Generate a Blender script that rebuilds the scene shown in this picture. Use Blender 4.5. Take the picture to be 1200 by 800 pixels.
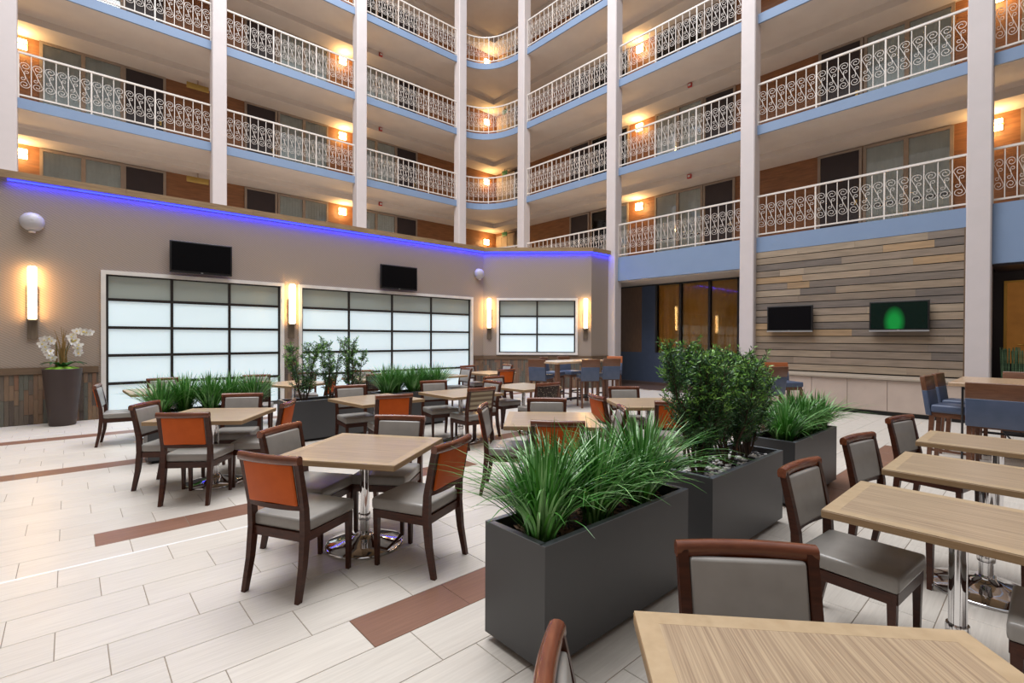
import bpy, bmesh, math, random
from math import sin, cos, pi, radians as R
from mathutils import Vector, Matrix
for o in list(bpy.data.objects): bpy.data.objects.remove(o)
scene = bpy.context.scene
COL = scene.collection
random.seed(7)

# ------------------------------------------------------------------ camera
yaw, pit, rol = R(47.897), R(-.412), R(.2248)
fw = Vector((cos(pit)*cos(yaw), cos(pit)*sin(yaw), sin(pit)))
r0 = Vector((sin(yaw), -cos(yaw), 0)); u0 = r0.cross(fw)
rt = cos(rol)*r0+sin(rol)*u0; up = -sin(rol)*r0+cos(rol)*u0
cam = bpy.data.objects.new('camera', bpy.data.cameras.new('camera')); COL.objects.link(cam)
cam.matrix_world = Matrix(((rt.x, up.x, -fw.x, 0), (rt.y, up.y, -fw.y, 0), (rt.z, up.z, -fw.z, 1.6), (0, 0, 0, 1)))
cam.data.sensor_width = 36; cam.data.lens = 574.22/1200*36; cam.data.clip_start = .03; cam.data.clip_end = 200
scene.camera = cam
# ------------------------------------------------------------------ light: daylight through the glazed roof of the atrium
w = bpy.data.worlds.new('sky'); scene.world = w; w.use_nodes = True
w.node_tree.nodes['Background'].inputs[0].default_value = (.90, .95, 1, 1)
w.node_tree.nodes['Background'].inputs[1].default_value = .75
def area(name, loc, rot, sx, sy, power, col=(1, 1, 1)):
    l = bpy.data.lights.new(name, 'AREA'); l.shape = 'RECTANGLE'; l.size = sx; l.size_y = sy; l.energy = power; l.color = col
    o = bpy.data.objects.new(name, l); COL.objects.link(o); o.location = loc; o.rotation_euler = rot
    return o
area('skylight', (3, 8, 19), (0, 0, 0), 13, 15, 5600, (.99, .99, 1))
scene.view_settings.view_transform = 'Standard'; scene.view_settings.look = 'None'
scene.view_settings.gamma = 1; scene.view_settings.use_curve_mapping = False
scene.view_settings.exposure = -.15

# ------------------------------------------------------------------ materials
MT = {}
def mat(name, col, rough=.5, metal=0, col2=None, kind='noise', scale=4, stretch=(1, 1, 1), bump=0, emit=0, coat=0, rnd=0, spec=None, detail=3, contrast=(.3, .7), objco=True, ecol=None):
    m = bpy.data.materials.new(name); m.use_nodes = True; nt = m.node_tree; N = nt.nodes; L = nt.links
    b = N['Principled BSDF']; b.inputs['Roughness'].default_value = rough; b.inputs['Metallic'].default_value = metal
    if spec is not None: b.inputs['Specular IOR Level'].default_value = spec
    if coat: b.inputs['Coat Weight'].default_value = coat; b.inputs['Coat Roughness'].default_value = .12
    c2 = col2 or tuple(x*.86 for x in col)
    tc = N.new('ShaderNodeTexCoord'); mp = N.new('ShaderNodeMapping'); mp.inputs['Scale'].default_value = stretch
    L.new(tc.outputs['Object'], mp.inputs[0])
    if kind == 'noise':
        t = N.new('ShaderNodeTexNoise'); t.inputs['Scale'].default_value = scale; t.inputs['Detail'].default_value = detail; fac = t.outputs[0]
    elif kind == 'wave':
        t = N.new('ShaderNodeTexWave'); t.inputs['Scale'].default_value = scale; t.inputs['Distortion'].default_value = 1.5; t.bands_direction = 'DIAGONAL'; t.inputs['Detail'].default_value = 2; fac = t.outputs[1]
    elif kind == 'voronoi':
        t = N.new('ShaderNodeTexVoronoi'); t.inputs['Scale'].default_value = scale; fac = t.outputs[0]
    L.new(mp.outputs[0], t.inputs[0])
    if rnd:
        oi = N.new('ShaderNodeObjectInfo'); va = N.new('ShaderNodeVectorMath'); va.operation = 'SCALE'; va.inputs['Scale'].default_value = 17.3
        cb = N.new('ShaderNodeCombineXYZ')
        for k in range(3): L.new(oi.outputs['Random'], cb.inputs[k])
        L.new(cb.outputs[0], va.inputs[0]); L.new(va.outputs[0], mp.inputs['Location'])
    cr = N.new('ShaderNodeValToRGB'); cr.color_ramp.elements[0].position = contrast[0]; cr.color_ramp.elements[1].position = contrast[1]
    cr.color_ramp.elements[0].color = (*c2, 1); cr.color_ramp.elements[1].color = (*col, 1)
    L.new(fac, cr.inputs[0]); out = cr.outputs[0]
    if rnd:
        hs = N.new('ShaderNodeHueSaturation'); mr = N.new('ShaderNodeMapRange'); mr.inputs[3].default_value = 1-rnd; mr.inputs[4].default_value = 1+rnd
        L.new(oi.outputs['Random'], mr.inputs[0]); L.new(mr.outputs[0], hs.inputs['Value']); L.new(out, hs.inputs['Color']); out = hs.outputs[0]
    L.new(out, b.inputs['Base Color'])
    if bump:
        bp = N.new('ShaderNodeBump'); bp.inputs['Strength'].default_value = bump; bp.inputs['Distance'].default_value = .01
        L.new(fac, bp.inputs['Height']); L.new(bp.outputs[0], b.inputs['Normal'])
    if emit:
        b.inputs['Emission Color'].default_value = (*(ecol or col), 1); b.inputs['Emission Strength'].default_value = emit
    MT[name] = m; return m
mat('tile', (.63, .585, .53), .36, col2=(.55, .505, .455), stretch=(1.2, 26, 1), scale=3, rnd=.05, bump=.04)
mat('tile_far', (.62, .58, .53), .34, col2=(.56, .515, .465), stretch=(1.2, 26, 1), scale=3, bump=.02)
mat('tile_brown', (.24, .125, .085), .38, col2=(.19, .095, .065), stretch=(1.2, 26, 1), scale=3, rnd=.06)
mat('grout', (.30, .24, .19), .8)
mat('streak_light', (.9, .9, .9), .2)  # white for the painted streaks of light on the floor
mat('floor_dark', (.09, .055, .045), .4, stretch=(8, 1, 1))
mat('chair_wood', (.072, .021, .010), .30, col2=(.038, .012, .007), stretch=(3, 3, 14), scale=4, rnd=.15, spec=.3)
mat('rail_wood_lit', (.20, .06, .025), .25, col2=(.11, .03, .013), stretch=(3, 14, 14), scale=3, coat=.3, rnd=.15)  # chair wood made lighter, sky light on the top rail put into colour
mat('grey_vinyl', (.31, .29, .27), .30, col2=(.25, .235, .215), scale=7, bump=.05, spec=.6)
mat('orange_vinyl', (.56, .105, .012), .45, col2=(.48, .085, .009), scale=9, bump=.04, spec=.18)
mat('woven_back', (.03, .018, .013), .7, col2=(.42, .34, .25), kind='voronoi', scale=38, contrast=(.14, .30))
mat('striped_back', (.36, .30, .20), .55, col2=(.15, .10, .06), kind='wave', scale=9, stretch=(0, 0, 1))
mat('blue_vinyl', (.075, .10, .17), .36, col2=(.06, .085, .145), scale=8)
mat('stool_wood', (.16, .065, .032), .35, col2=(.10, .04, .02), stretch=(3, 3, 14), coat=.2)
mat('stool_top_wood', (.17, .072, .036), .35, col2=(.12, .048, .024), stretch=(2, 14, 14), coat=.2)
mat('orange_wood', (.42, .125, .04), .35, col2=(.33, .09, .03), stretch=(2, 14, 14), coat=.2)
mat('table_top', (.45, .34, .225), .30, col2=(.24, .165, .11), stretch=(1.2, 90, 1), scale=2.2, contrast=(.30, .64), detail=5)
mat('table_band', (.47, .35, .22), .33, col2=(.40, .29, .175), stretch=(3, 3, 3), scale=6)
mat('table_edge', (.33, .215, .11), .5, col2=(.27, .17, .085), stretch=(2, 2, 30))
mat('bar_top', (.52, .36, .23), .3, col2=(.42, .28, .17), stretch=(1, 12, 1), coat=.2)
mat('chrome', (.82, .82, .84), .06, metal=1, col2=(.8, .8, .82))
mat('steel_dark', (.06, .06, .065), .4, metal=.6)
mat('planter', (.062, .063, .067), .42, col2=(.055, .056, .06), scale=2)
mat('planter_lip', (.17, .19, .22), .35)
mat('soil', (.055, .035, .022), .95, col2=(.02, .012, .008), scale=30, bump=.6)
mat('bark', (.22, .13, .08), .85, col2=(.10, .055, .03), scale=20)
mat('pebble_white', (.85, .85, .83), .45, scale=6, rnd=.12)
mat('pebble_dark', (.035, .035, .04), .4, scale=6, rnd=.3)
mat('grass', (.075, .26, .03), .30, col2=(.02, .12, .014), scale=5, rnd=.1, spec=.7)
mat('grass_light', (.30, .50, .22), .30, col2=(.10, .32, .06), scale=5, rnd=.1, spec=.7)
mat('yew', (.07, .19, .06), .38, col2=(.02, .075, .025), scale=6)
mat('yew_tip', (.26, .50, .09), .38, col2=(.12, .32, .05), scale=6)
mat('bark_stem', (.07, .045, .028), .85, scale=20)
mat('flower_orange', (.8, .2, .04), .5)
mat('reed', (.13, .22, .12), .5, col2=(.05, .10, .05), stretch=(1, 1, 6), scale=4)
mat('petal', (.88, .87, .84), .45, scale=12)
mat('petal_heart', (.75, .6, .12), .5)
mat('moss', (.22, .42, .03), .9, col2=(.1, .25, .02), scale=40, bump=.5)
mat('orchid_leaf', (.02, .10, .03), .3)
mat('bronze_reed', (.22, .13, .035), .5)
mat('pot_brown', (.048, .031, .027), .55)
mat('column', (.54, .49, .49), .55, col2=(.51, .465, .465), scale=3, bump=.03)
mat('soffit', (.62, .55, .49), .8, col2=(.58, .51, .455), scale=2, bump=.02)
mat('fascia_blue', (.175, .25, .385), .6, col2=(.165, .235, .365), scale=2)
mat('rail_paint', (.66, .61, .57), .4, scale=3)
mat('frame_taupe', (.30, .235, .185), .6)
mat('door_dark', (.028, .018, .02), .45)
mat('curtain', (.80, .82, .78), .8, scale=3)
mat('cladding', (.27, .115, .045), .5, col2=(.18, .072, .027), stretch=(1, 1, 9), scale=2.4, bump=.25)
mat('wallpaper', (.34, .275, .225), .75, col2=(.27, .215, .172), kind='wave', scale=9, stretch=(1, 1, 1.6), bump=.1, contrast=(.2, .8))
mat('trim_white', (.72, .69, .65), .5)
mat('window_frame', (.018, .014, .013), .4)
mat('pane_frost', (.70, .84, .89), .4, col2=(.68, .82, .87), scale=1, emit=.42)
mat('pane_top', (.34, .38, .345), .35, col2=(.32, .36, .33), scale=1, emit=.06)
mat('cap_wood', (.34, .225, .12), .55, col2=(.22, .14, .075), stretch=(1, 1, 10), scale=3)
mat('led_blue', (.02, .03, 1), .5, emit=7)
for i, c in enumerate([(.19, .115, .07), (.13, .10, .075), (.22, .14, .085), (.095, .07, .055), (.21, .11, .065), (.12, .115, .09)]): mat('slat_%d' % i, c, .7, col2=tuple(x*.75 for x in c), stretch=(8, 8, 1), scale=3)
mat('rail_brown', (.15, .095, .055), .5, col2=(.11, .07, .04), stretch=(1, 6, 6))
for i, c in enumerate([(.31, .235, .165), (.20, .16, .13), (.37, .245, .135), (.26, .20, .15), (.32, .25, .18), (.165, .135, .115)]): mat('plank_%d' % i, c, .65, col2=tuple(x*.66 for x in c), stretch=(9, 1, 9), scale=2.3, rnd=.12, contrast=(.25, .75), detail=6)
mat('gap_black', (.008, .007, .006), .9)
mat('cabinet', (.46, .37, .315), .5, scale=2)
mat('cabinet_top', (.36, .30, .24), .45, stretch=(6, 1, 1))
mat('tv_body', (.008, .008, .009), .3)
mat('tv_screen', (.002, .002, .003), .35, spec=.12)
mat('tv_silver', (.45, .46, .48), .3, metal=.6)
mat('sconce_wood', (.17, .125, .085), .4, col2=(.12, .09, .06), stretch=(8, 8, 1))
mat('lamp_tube', (1, .80, .5), .5, emit=13, ecol=(1, .72, .36))
mat('lamp_box', (1, .8, .5), .5, emit=16, ecol=(1, .66, .28))
mat('dome_grey', (.50, .48, .50), .4)
mat('red', (.45, .03, .02), .4)
mat('brass', (.45, .30, .08), .4, metal=.5)
mat('exit_green', (.03, .14, .05), .5, emit=.25)
mat('navy', (.045, .062, .11), .4)
mat('wood_panel', (.15, .075, .035), .5, col2=(.11, .052, .025), stretch=(6, 6, 1))
mat('gold_curtain', (.78, .55, .27), .7, col2=(.62, .40, .18), scale=2)
mat('gold_frame', (.75, .42, .08), .35, metal=.5)
mat('amber_wall', (.42, .17, .03), .5, col2=(.26, .09, .015), scale=3, emit=.25)
mat('black', (.006, .006, .006), .5)
mat('plain_wall', (.30, .26, .23), .8)
# green television picture: a bright green column fading into the dark
def screen_green():
    m = mat('tv_green', (.0, .006, .004), .25, spec=.25); nt = m.node_tree; N = nt.nodes; L = nt.links; b = N['Principled BSDF']
    tc = N.new('ShaderNodeTexCoord'); mp = N.new('ShaderNodeMapping'); mp.inputs['Location'].default_value = (.35, 0, .36); mp.inputs['Scale'].default_value = (5, 0, 2.8)
    g = N.new('ShaderNodeTexGradient'); g.gradient_type = 'SPHERICAL'; r = N.new('ShaderNodeValToRGB')
    r.color_ramp.elements[0].position = 0; r.color_ramp.elements[0].color = (0, .003, .002, 1); r.color_ramp.elements[1].position = .6; r.color_ramp.elements[1].color = (.005, .26, .04, 1)
    L.new(tc.outputs['Object'], mp.inputs[0]); L.new(mp.outputs[0], g.inputs[0]); L.new(g.outputs[0], r.inputs[0])
    L.new(r.outputs[0], b.inputs['Emission Color']); b.inputs['Emission Strength'].default_value = 1.0
screen_green()
def glass_mat(name, tint, refl):
    m = bpy.data.materials.new(name); m.use_nodes = True; nt = m.node_tree; N = nt.nodes; L = nt.links
    N.remove(N['Principled BSDF']); t = N.new('ShaderNodeBsdfTransparent'); t.inputs[0].default_value = (*tint, 1)
    g = N.new('ShaderNodeBsdfGlossy'); g.inputs['Roughness'].default_value = .03
    fr = N.new('ShaderNodeFresnel'); fr.inputs[0].default_value = refl; mx = N.new('ShaderNodeMixShader')
    L.new(fr.outputs[0], mx.inputs[0]); L.new(t.outputs[0], mx.inputs[1]); L.new(g.outputs[0], mx.inputs[2]); L.new(mx.outputs[0], N['Material Output'].inputs[0])
    MT[name] = m
glass_mat('glass', (.93, .95, .95), 1.6)
glass_mat('glass_gold', (.85, .78, .62), 1.45)

# ------------------------------------------------------------------ mesh helpers
class MB:
    def __init__(s): s.v = []; s.f = []; s.m = []; s.s = []
    def add(s, v, f, mi=0, sm=False):
        n = len(s.v); s.v += [tuple(p) for p in v]; s.f += [tuple(i+n for i in q) for q in f]; s.m += [mi]*len(f); s.s += [sm]*len(f); return s
    def box(s, x0, x1, y0, y1, z0, z1, mi=0):
        return s.add([(x, y, z) for z in (z0, z1) for y in (y0, y1) for x in (x0, x1)], [(0, 2, 3, 1), (4, 5, 7, 6), (0, 1, 5, 4), (2, 6, 7, 3), (0, 4, 6, 2), (1, 3, 7, 5)], mi)
    def rbox(s, x0, x1, y0, y1, z0, z1, r=.01, seg=2, mi=0, fn=None, sm=True):
        bm = bmesh.new(); bmesh.ops.create_cube(bm, size=1)
        for v in bm.verts: v.co = Vector(((x0+x1)/2+v.co.x*(x1-x0), (y0+y1)/2+v.co.y*(y1-y0), (z0+z1)/2+v.co.z*(z1-z0)))
        bmesh.ops.bevel(bm, geom=bm.edges[:], offset=r, segments=seg, profile=.6, affect='EDGES')
        bm.verts.index_update()
        v = [tuple(q.co) for q in bm.verts]
        if fn: v = [fn(*q) for q in v]
        s.add(v, [tuple(q.index for q in f.verts) for f in bm.faces], mi, sm); bm.free(); return s
    def loft(s, rings, mi=0, sm=False, cap=True):
        # rings: lists of points with equal counts
        n = len(rings[0]); v = [p for r in rings for p in r]; f = []
        for k in range(len(rings)-1):
            for i in range(n):
                j = (i+1) % n; f.append((k*n+i, k*n+j, (k+1)*n+j, (k+1)*n+i))
        if cap and not sm: f.append(tuple(range(n))[::-1]); f.append(tuple((len(rings)-1)*n+i for i in range(n)))
        s.add(v, f, mi, sm)
        if cap and sm: s.add(list(rings[0]), [tuple(range(n))[::-1]], mi); s.add(list(rings[-1]), [tuple(range(n))], mi)
        return s
    def post(s, pts, mi=0):
        # pts: (cx, cy, z, hx, hy) rectangular sections
        return s.loft([[(x-a, y-b, z), (x+a, y-b, z), (x+a, y+b, z), (x-a, y+b, z)] for x, y, z, a, b in pts], mi)
    def tube(s, pts, r, n=6, mi=0, sm=True, cap=True):
        pts = [Vector(p) for p in pts]; rings = []; prev = None
        for i, p in enumerate(pts):
            d = (pts[min(i+1, len(pts)-1)]-pts[max(i-1, 0)]).normalized()
            a = prev if prev is not None else (Vector((0, 0, 1)) if abs(d.z) < .9 else Vector((1, 0, 0)))
            x = (a-d*a.dot(d)).normalized(); prev = x; y = d.cross(x); rr = r[i] if isinstance(r, (list, tuple)) else r
            rings.append([tuple(p+(x*cos(2*pi*(k+.5)/n)+y*sin(2*pi*(k+.5)/n))*rr) for k in range(n)])
        return s.loft(rings, mi, sm, cap)
    def lathe(s, prof, n=28, mi=0, c=(0, 0, 0), sm=True):
        return s.loft([[(c[0]+r*cos(2*pi*k/n), c[1]+r*sin(2*pi*k/n), c[2]+z) for k in range(n)] for r, z in prof], mi, sm)
    def prism(s, poly, z0, z1, mi=0):
        n = len(poly); return s.loft([[(x, y, z0) for x, y in poly], [(x, y, z1) for x, y in poly]], mi)
    def data(s, name, mats):
        me = bpy.data.meshes.new(name); me.from_pydata(s.v, [], s.f)
        for m in (mats if isinstance(mats, (list, tuple)) else [mats]): me.materials.append(MT[m])
        me.polygons.foreach_set('material_index', s.m); me.polygons.foreach_set('use_smooth', s.s); me.update(); return me
    def build(s, name, mats, parent=None, loc=None, rz=0):
        o = bpy.data.objects.new(name, s.data(name, mats)); COL.objects.link(o)
        if parent: o.parent = parent
        if loc: o.location = loc
        if rz: o.rotation_euler.z = rz
        return o
def inst(name, me, parent=None, loc=(0, 0, 0), rz=0, sc=None):
    o = bpy.data.objects.new(name, me); COL.objects.link(o); o.parent = parent; o.location = loc; o.rotation_euler.z = rz
    if sc: o.scale = sc
    return o
def tag(o, label=None, cat=None, group=None, kind=None):
    if label: o['label'] = label
    if cat: o['category'] = cat
    if group: o['group'] = group
    if kind: o['kind'] = kind
    return o
def thing(name, loc=(0, 0, 0), rz=0, label=None, cat=None, group=None):
    o = bpy.data.objects.new(name, None); o.empty_display_size = .1; COL.objects.link(o); o.location = loc; o.rotation_euler.z = rz
    return tag(o, label, cat, group)
def copy_tree(o, parent=None):
    c = o.copy(); COL.objects.link(c)
    if parent: c.parent = parent
    for ch in [k for k in bpy.data.objects if k.parent == o]: copy_tree(ch, c)
    return c
def struct(o, label=None, cat=None): return tag(o, label, cat, kind='structure')

# ------------------------------------------------------------------ floor: tiles 0.615 x 0.317 m in rows stepping 0.205
RP, TL = .3172, .615
fl = struct(MB().box(-7, 18, -9, 20, -.08, -.004).build('floor', 'grout'), 'pale plank tiled lobby floor with brown tile bands', 'floor')
tile_me = MB().rbox(-TL/2+.002, TL/2-.002, -RP/2+.002, RP/2-.002, -.006, 0, .0015, 1, sm=False).data('tile', 'tile')
tile_br = MB().rbox(-TL/2+.002, TL/2-.002, -RP/2+.002, RP/2-.002, -.006, 0, .0015, 1, sm=False).data('tile_brown', 'tile_brown')
def is_brown(k, x):
    return (k == 0 and 1.17 < x < 3.1) or (k == 8 and .15 < x < 3.9) or (k == -3 and 5.3 < x < 9.1) or (k == 11 and 4.3 < x < 5.6) or (k == 17 and x < 2.0) or (k == 25)
tiles = []
for k in range(-18, 32):
    y = 2.34+RP*(k+.5); off = (1.17-.205*k) % TL
    for j in range(-12, 24):
        x = off+TL*j+TL/2
        if x > 13.4: continue
        dep = x*fw.x+y*fw.y; lat = x*rt.x+y*rt.y
        vis = dep > .35 and abs(lat) < dep*1.045+.35 and 1.6/dep*574 < 430+120/dep
        tiles.append((dep if vis else 99, x, y, k))
tiles.sort()
far = MB()
for i, (d, x, y, k) in enumerate(tiles):
    br = is_brown(k, x)
    if i < 300 and d < 50: inst('tile', tile_br if br else tile_me, fl, (x, y, 0))
    else: far.box(x-TL/2+.002, x+TL/2-.002, y-RP/2+.002, y+RP/2-.002, -.006, 0, 1 if br else 0)
tag(far.build('distant_tiles', ['tile_far', 'tile_brown'], fl), kind='stuff')
struct(MB().box(-6, 1.35, 4.545, 4.572, -.002, .0012).build('trim_1', 'streak_light'), 'thin streak of light painted white along the tile joint')  # this strip and the next stand in for bright light streaks on the tiles
struct(MB().box(-6, 1.2, 10.93, 10.95, -.002, .0012).build('trim_2', 'streak_light'), 'thin streak of light painted white on the floor near the left wall')
struct(MB().box(13.45, 15.1, 5.3, 13, -.004, .004).build('trim_3', 'floor_dark'), 'dark brown floor in front of the curtained glazing')

# ------------------------------------------------------------------ galleries
XS, YS, XC, YC = 13.5, 16.43, 15.9, 18.84
LV = [4.257, 7.21, 10.14, 13.08, 16.0]
LN = ['first', 'second', 'third', 'fourth', 'fifth']
def arc(o=0, n=14):
    P0, P1, P2 = Vector((XS+o, 14.4)), Vector((XS+o*.5, YS+o*.5)), Vector((11.95, YS+o))
    return [tuple((1-t)**2*P0+2*t*(1-t)*P1+t*t*P2) for t in [i/n for i in range(n+1)]]
for li, z in enumerate(LV):
    y0 = -7
    poly = [(XS+.02, y0), (XC+.3, y0), (XC+.3, YC+.3), (-6, YC+.3), (-6, YS+.02)]+arc(.02)[::-1]
    sl = MB().prism(poly, z-.22, z)
    struct(sl.build('ceiling' if li else 'trim_4', 'soffit'), 'pale concrete gallery slab of the %s gallery' % LN[li])
    # blue fascia following the slab edge
    path = ([(XS, y0)] if li else [(XS, y0)])+arc(0)+[(-6, YS)]; inn = ([(XS+.05, y0)])+arc(.05)+[(-6, YS+.05)]
    fm = MB(); n = len(path)
    fm.loft([[(*path[i], z-.225), (*inn[i], z-.225), (*inn[i], z+.02), (*path[i], z+.02)] for i in range(n)])
    struct(fm.build('trim_%d' % (5+li), 'fascia_blue'), 'blue fascia edging the %s gallery slab' % LN[li])
    # dropped soffit band along the room walls
    if li:
        struct(MB().box(15.0, XC, y0, YC, z-.40, z-.2).box(-6, 15.0, 17.95, YC, z-.40, z-.2).build('ceiling', 'soffit'), 'dropped ceiling band over the doors below the %s gallery' % LN[li])
# deep blue bands below the first gallery
struct(MB().box(XS-.01, XS+.12, 1.15, 5.35, 3.88, 4.06).build('trim_10', 'fascia_blue'), 'blue band above the plank wall')
struct(MB().box(XS-.01, XS+.12, 5.6, 10.0, 3.50, 4.06).build('trim_11', 'fascia_blue'), 'deep blue band above the curtained glazing')
struct(MB().box(XS-.01, XS+.12, -7, .9, 3.10, 4.06).build('trim_12', 'fascia_blue'), 'deep blue band above the dark doorway')
struct(MB().box(XS+.1, 15.4, 5.4, 14, 3.47, 3.56).build('ceiling', 'soffit'), 'low pale soffit in front of the curtained glazing')
# walls of the rooms
struct(MB().box(XC, XC+.3, -7, YC+.3, 4.2, 16).build('wall_right', 'cladding'), 'timber clad room wall along the right galleries')
struct(MB().box(-6, XC, YC, YC+.3, 3.6, 16).build('wall_left', 'cladding'), 'timber clad room wall along the left galleries')
struct(MB().box(XC, XC+.3, -7, YC+.3, -.05, 4.2).build('wall_far', 'plain_wall'), 'wall behind the ground floor rooms')
# unseen walls added behind the camera so the light comes from above
struct(MB().box(-7.3, -7, -9, YC, 0, 16).build('wall_added_side', 'plain_wall'), 'plain unseen side wall added to shape the light')
struct(MB().box(-7, 16.2, -9.3, -9, 0, 16).build('wall_added_rear', 'plain_wall'), 'plain unseen rear wall added to shape the light')
# columns
colm = MB().rbox(-.185, .185, -.185, .185, 0, 16.2, .02, 1, sm=False).data('column', 'column')
cl_r = [(1.02, 'between plank wall and dark doorway'), (5.49, 'left of the plank wall'), (9.9, 'at the end of the projecting corner wall'), (14.29, 'right of the rounded gallery corner')]
for y, t in cl_r:
    tag(inst('column', colm, None, (13.33+.185, y, 0)), 'pale square column '+t, 'column', 'columns along the galleries')
cl_l = [(-1.08, 'at the left edge of the photo'), (3.25, 'second from the left above the long wall'), (7.6, 'third from the left above the long wall'), (11.95, 'left of the rounded gallery corner')]
for x, t in cl_l:
    tag(inst('column', colm, None, (x, 16.26+.185, 0)), 'pale square column '+t, 'column', 'columns along the galleries')

# ------------------------------------------------------------------ railings
RH = 1.10
def spiral(cx, cz, r0_, r1_, a0, turns, n=16):
    return [(cx+(r0_+(r1_-r0_)*i/n)*cos(a0+turns*2*pi*i/n), 0, cz+(r0_+(r1_-r0_)*i/n)*sin(a0+turns*2*pi*i/n)) for i in range(n+1)]
def scroll_mesh():
    m = MB(); h = .5*.21
    # big S: upper spiral opening left, diagonal, lower spiral
    top = spiral(0.0, .80, .022, .088, R(160), -1.32, 20)     # ends at angle 160-475=-315=45.. run on to the left side
    up_ = spiral(.005, .80, .02, .092, pi*.1, 1.45, 22)
    a = up_[-1]
    low = [(-x, 0, 1.17-z) for x, y, z in up_[::-1]]
    m.tube(up_+low, .0062, 4, sm=False)
    s = [(x*.42, 0, .585+(z-.80)*.42) for x, y, z in up_[8:]]
    s2 = [(p[0]+.03, 0, p[2]+.08) for p in s]; s3 = [(-p[0], 0, 1.17-p[2]) for p in s2[::-1]]
    m.tube(s2+s3, .006, 4, sm=False)
    return m.data('scroll', 'rail_paint')
SCR = scroll_mesh()
PICK = MB().box(-.008, .008, -.008, .008, .1, RH-.02).data('picket', 'rail_paint')
POST = MB().box(-.016, .016, -.016, .016, 0, RH-.01).data('post', 'rail_paint')
def railing(path, z, label, flip=False, n=18):
    # path: polyline in plan, from left to right as seen from the atrium
    L_ = [Vector(p) for p in path]; seg = [(L_[i+1]-L_[i]).length for i in range(len(L_)-1)]; tot = sum(seg)
    def at(s):
        for i, q in enumerate(seg):
            if s <= q+1e-6 or i == len(seg)-1:
                d = (L_[i+1]-L_[i]).normalized(); return L_[i]+d*s, d
            s -= q
    o = thing('balcony_railing', (L_[0].x, L_[0].y, z), 0, label, 'railing', 'scrolled iron railings of the galleries')
    b = L_[0]
    for nm, zz, r in (('top_rail', RH, .022), ('bottom_rail', .10, .017)):
        pts = [(p.x-b.x, p.y-b.y, zz) for p in L_]; m = MB()
        m.loft([[(x+dx, y+dy, zq+dz) for dx, dy, dz in ((-r*ny, r*nx, -r), (r*ny, -r*nx, -r), (r*ny, -r*nx, r), (-r*ny, r*nx, r))] for (x, y, zq), (nx, ny) in zip(pts, [((L_[min(i+1, len(L_)-1)]-L_[max(i-1, 0)]).normalized()) for i in range(len(L_))])])
        m.build(nm, 'rail_paint', o)
    st = tot/n
    for i in range(n+1):
        p, d = at(i*st); a = math.atan2(d.y, d.x); q = p-b
        inst('post' if i % 6 == 0 or i == n else 'picket', POST if i % 6 == 0 or i == n else PICK, o, (q.x, q.y, 0), a)
        if i < n:
            p, d = at((i+.5)*st); q = p-b; inst('scroll', SCR, o, (q.x, q.y, 0), math.atan2(d.y, d.x), (st/.21, 1, 1))
    return o
ry = [(5.30, 1.21, 'bay above the plank wall'), (9.71, 5.68, 'bay above the curtained glazing'), (14.10, 10.09, 'bay just right of the rounded corner'), (.84, -2.2, 'bay at the right edge')]
for bi, (a, b, t) in enumerate(ry):
    for li in ([0, 1] if bi in (0, 3) else ([0, 1, 2] if bi == 1 else [0, 1, 2, 3])):
        railing([(XS+.03, a), (XS+.03, b)], LV[li], 'white scrolled iron railing, %s gallery, %s' % (LN[li], t))
rx = [(-.88, 3.06, 'bay at the far left'), (3.44, 7.41, 'second bay from left'), (7.79, 11.76, 'third bay from left')]
for bi, (a, b, t) in enumerate(rx):
    for li in ([1, 2] if bi < 1 else [1, 2, 3]):
        railing([(a, YS+.03), (b, YS+.03)], LV[li], 'white scrolled iron railing, %s gallery, %s' % (LN[li], t))
for li in (0, 1, 2, 3):
    railing(arc(.03)[::-1], LV[li], 'curved white scrolled iron railing, %s gallery, rounded corner' % LN[li], n=14)

# ------------------------------------------------------------------ doors, windows and lamps of the galleries (local frame: x along wall, y towards atrium)
DH = 2.47
def door_me():
    f = MB().box(-.53, -.46, 0, .05, 0, DH+.06).box(.46, .53, 0, .05, 0, DH+.06).box(-.46, .46, 0, .05, DH, DH+.06).data('door_frame', 'frame_taupe')
    p = MB().rbox(-.46, .46, .0, .025, .01, DH, .004, 1, sm=False).data('door_leaf', 'door_dark')
    h = MB().box(-.42, -.36, .025, .03, 1.0, 1.14).tube([(-.39, .03, 1.06), (-.39, .06, 1.06), (-.30, .06, 1.06)], .01, 6).data('handle', 'brass')
    return f, p, h
DF, DP, DHA = door_me()
def win_me(W):
    h = W/2
    f = MB().box(-h, -h+.07, 0, .06, 0, DH+.06).box(h-.07, h, 0, .06, 0, DH+.06).box(-.05, .05, 0, .07, 0, DH).box(-h+.07, h-.07, 0, .06, DH-.02, DH+.06).box(-h+.07, h-.07, 0, .06, 0, .16)
    ws = MB(); ws.box(-h+.07, -.05, .0, .03, .88, .93).box(.05, h-.07, .0, .03, .88, .93)
    g = MB().box(-(h-.12)/2, (h-.12)/2, -.004, .004, 0, DH-.18).data('pane', 'glass')
    c = MB(); n = 26; rings = []
    for i in range(n+1):
        x = -(h-.10)/2+(h-.10)*i/n; yy = .008*sin(i*1.9)+.004*sin(i*4.1); rings.append([(x, yy, 0), (x, yy, DH-.16)])
    v = [p for r in rings for p in r]; c.add(v, [(2*i, 2*i+2, 2*i+3, 2*i+1) for i in range(n)], 0, True)
    return f.data('window_frame', 'frame_taupe'), ws.data('sill', 'door_dark'), g, c.data('curtain', 'curtain'), h
WM = win_me(1.82)
wi = [1]; di = [1]
def gal(side, c, z):
    if side == 'R': return (XC-.002, c, z), R(90)
    return (c, YC-.002, z), R(180)
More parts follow.
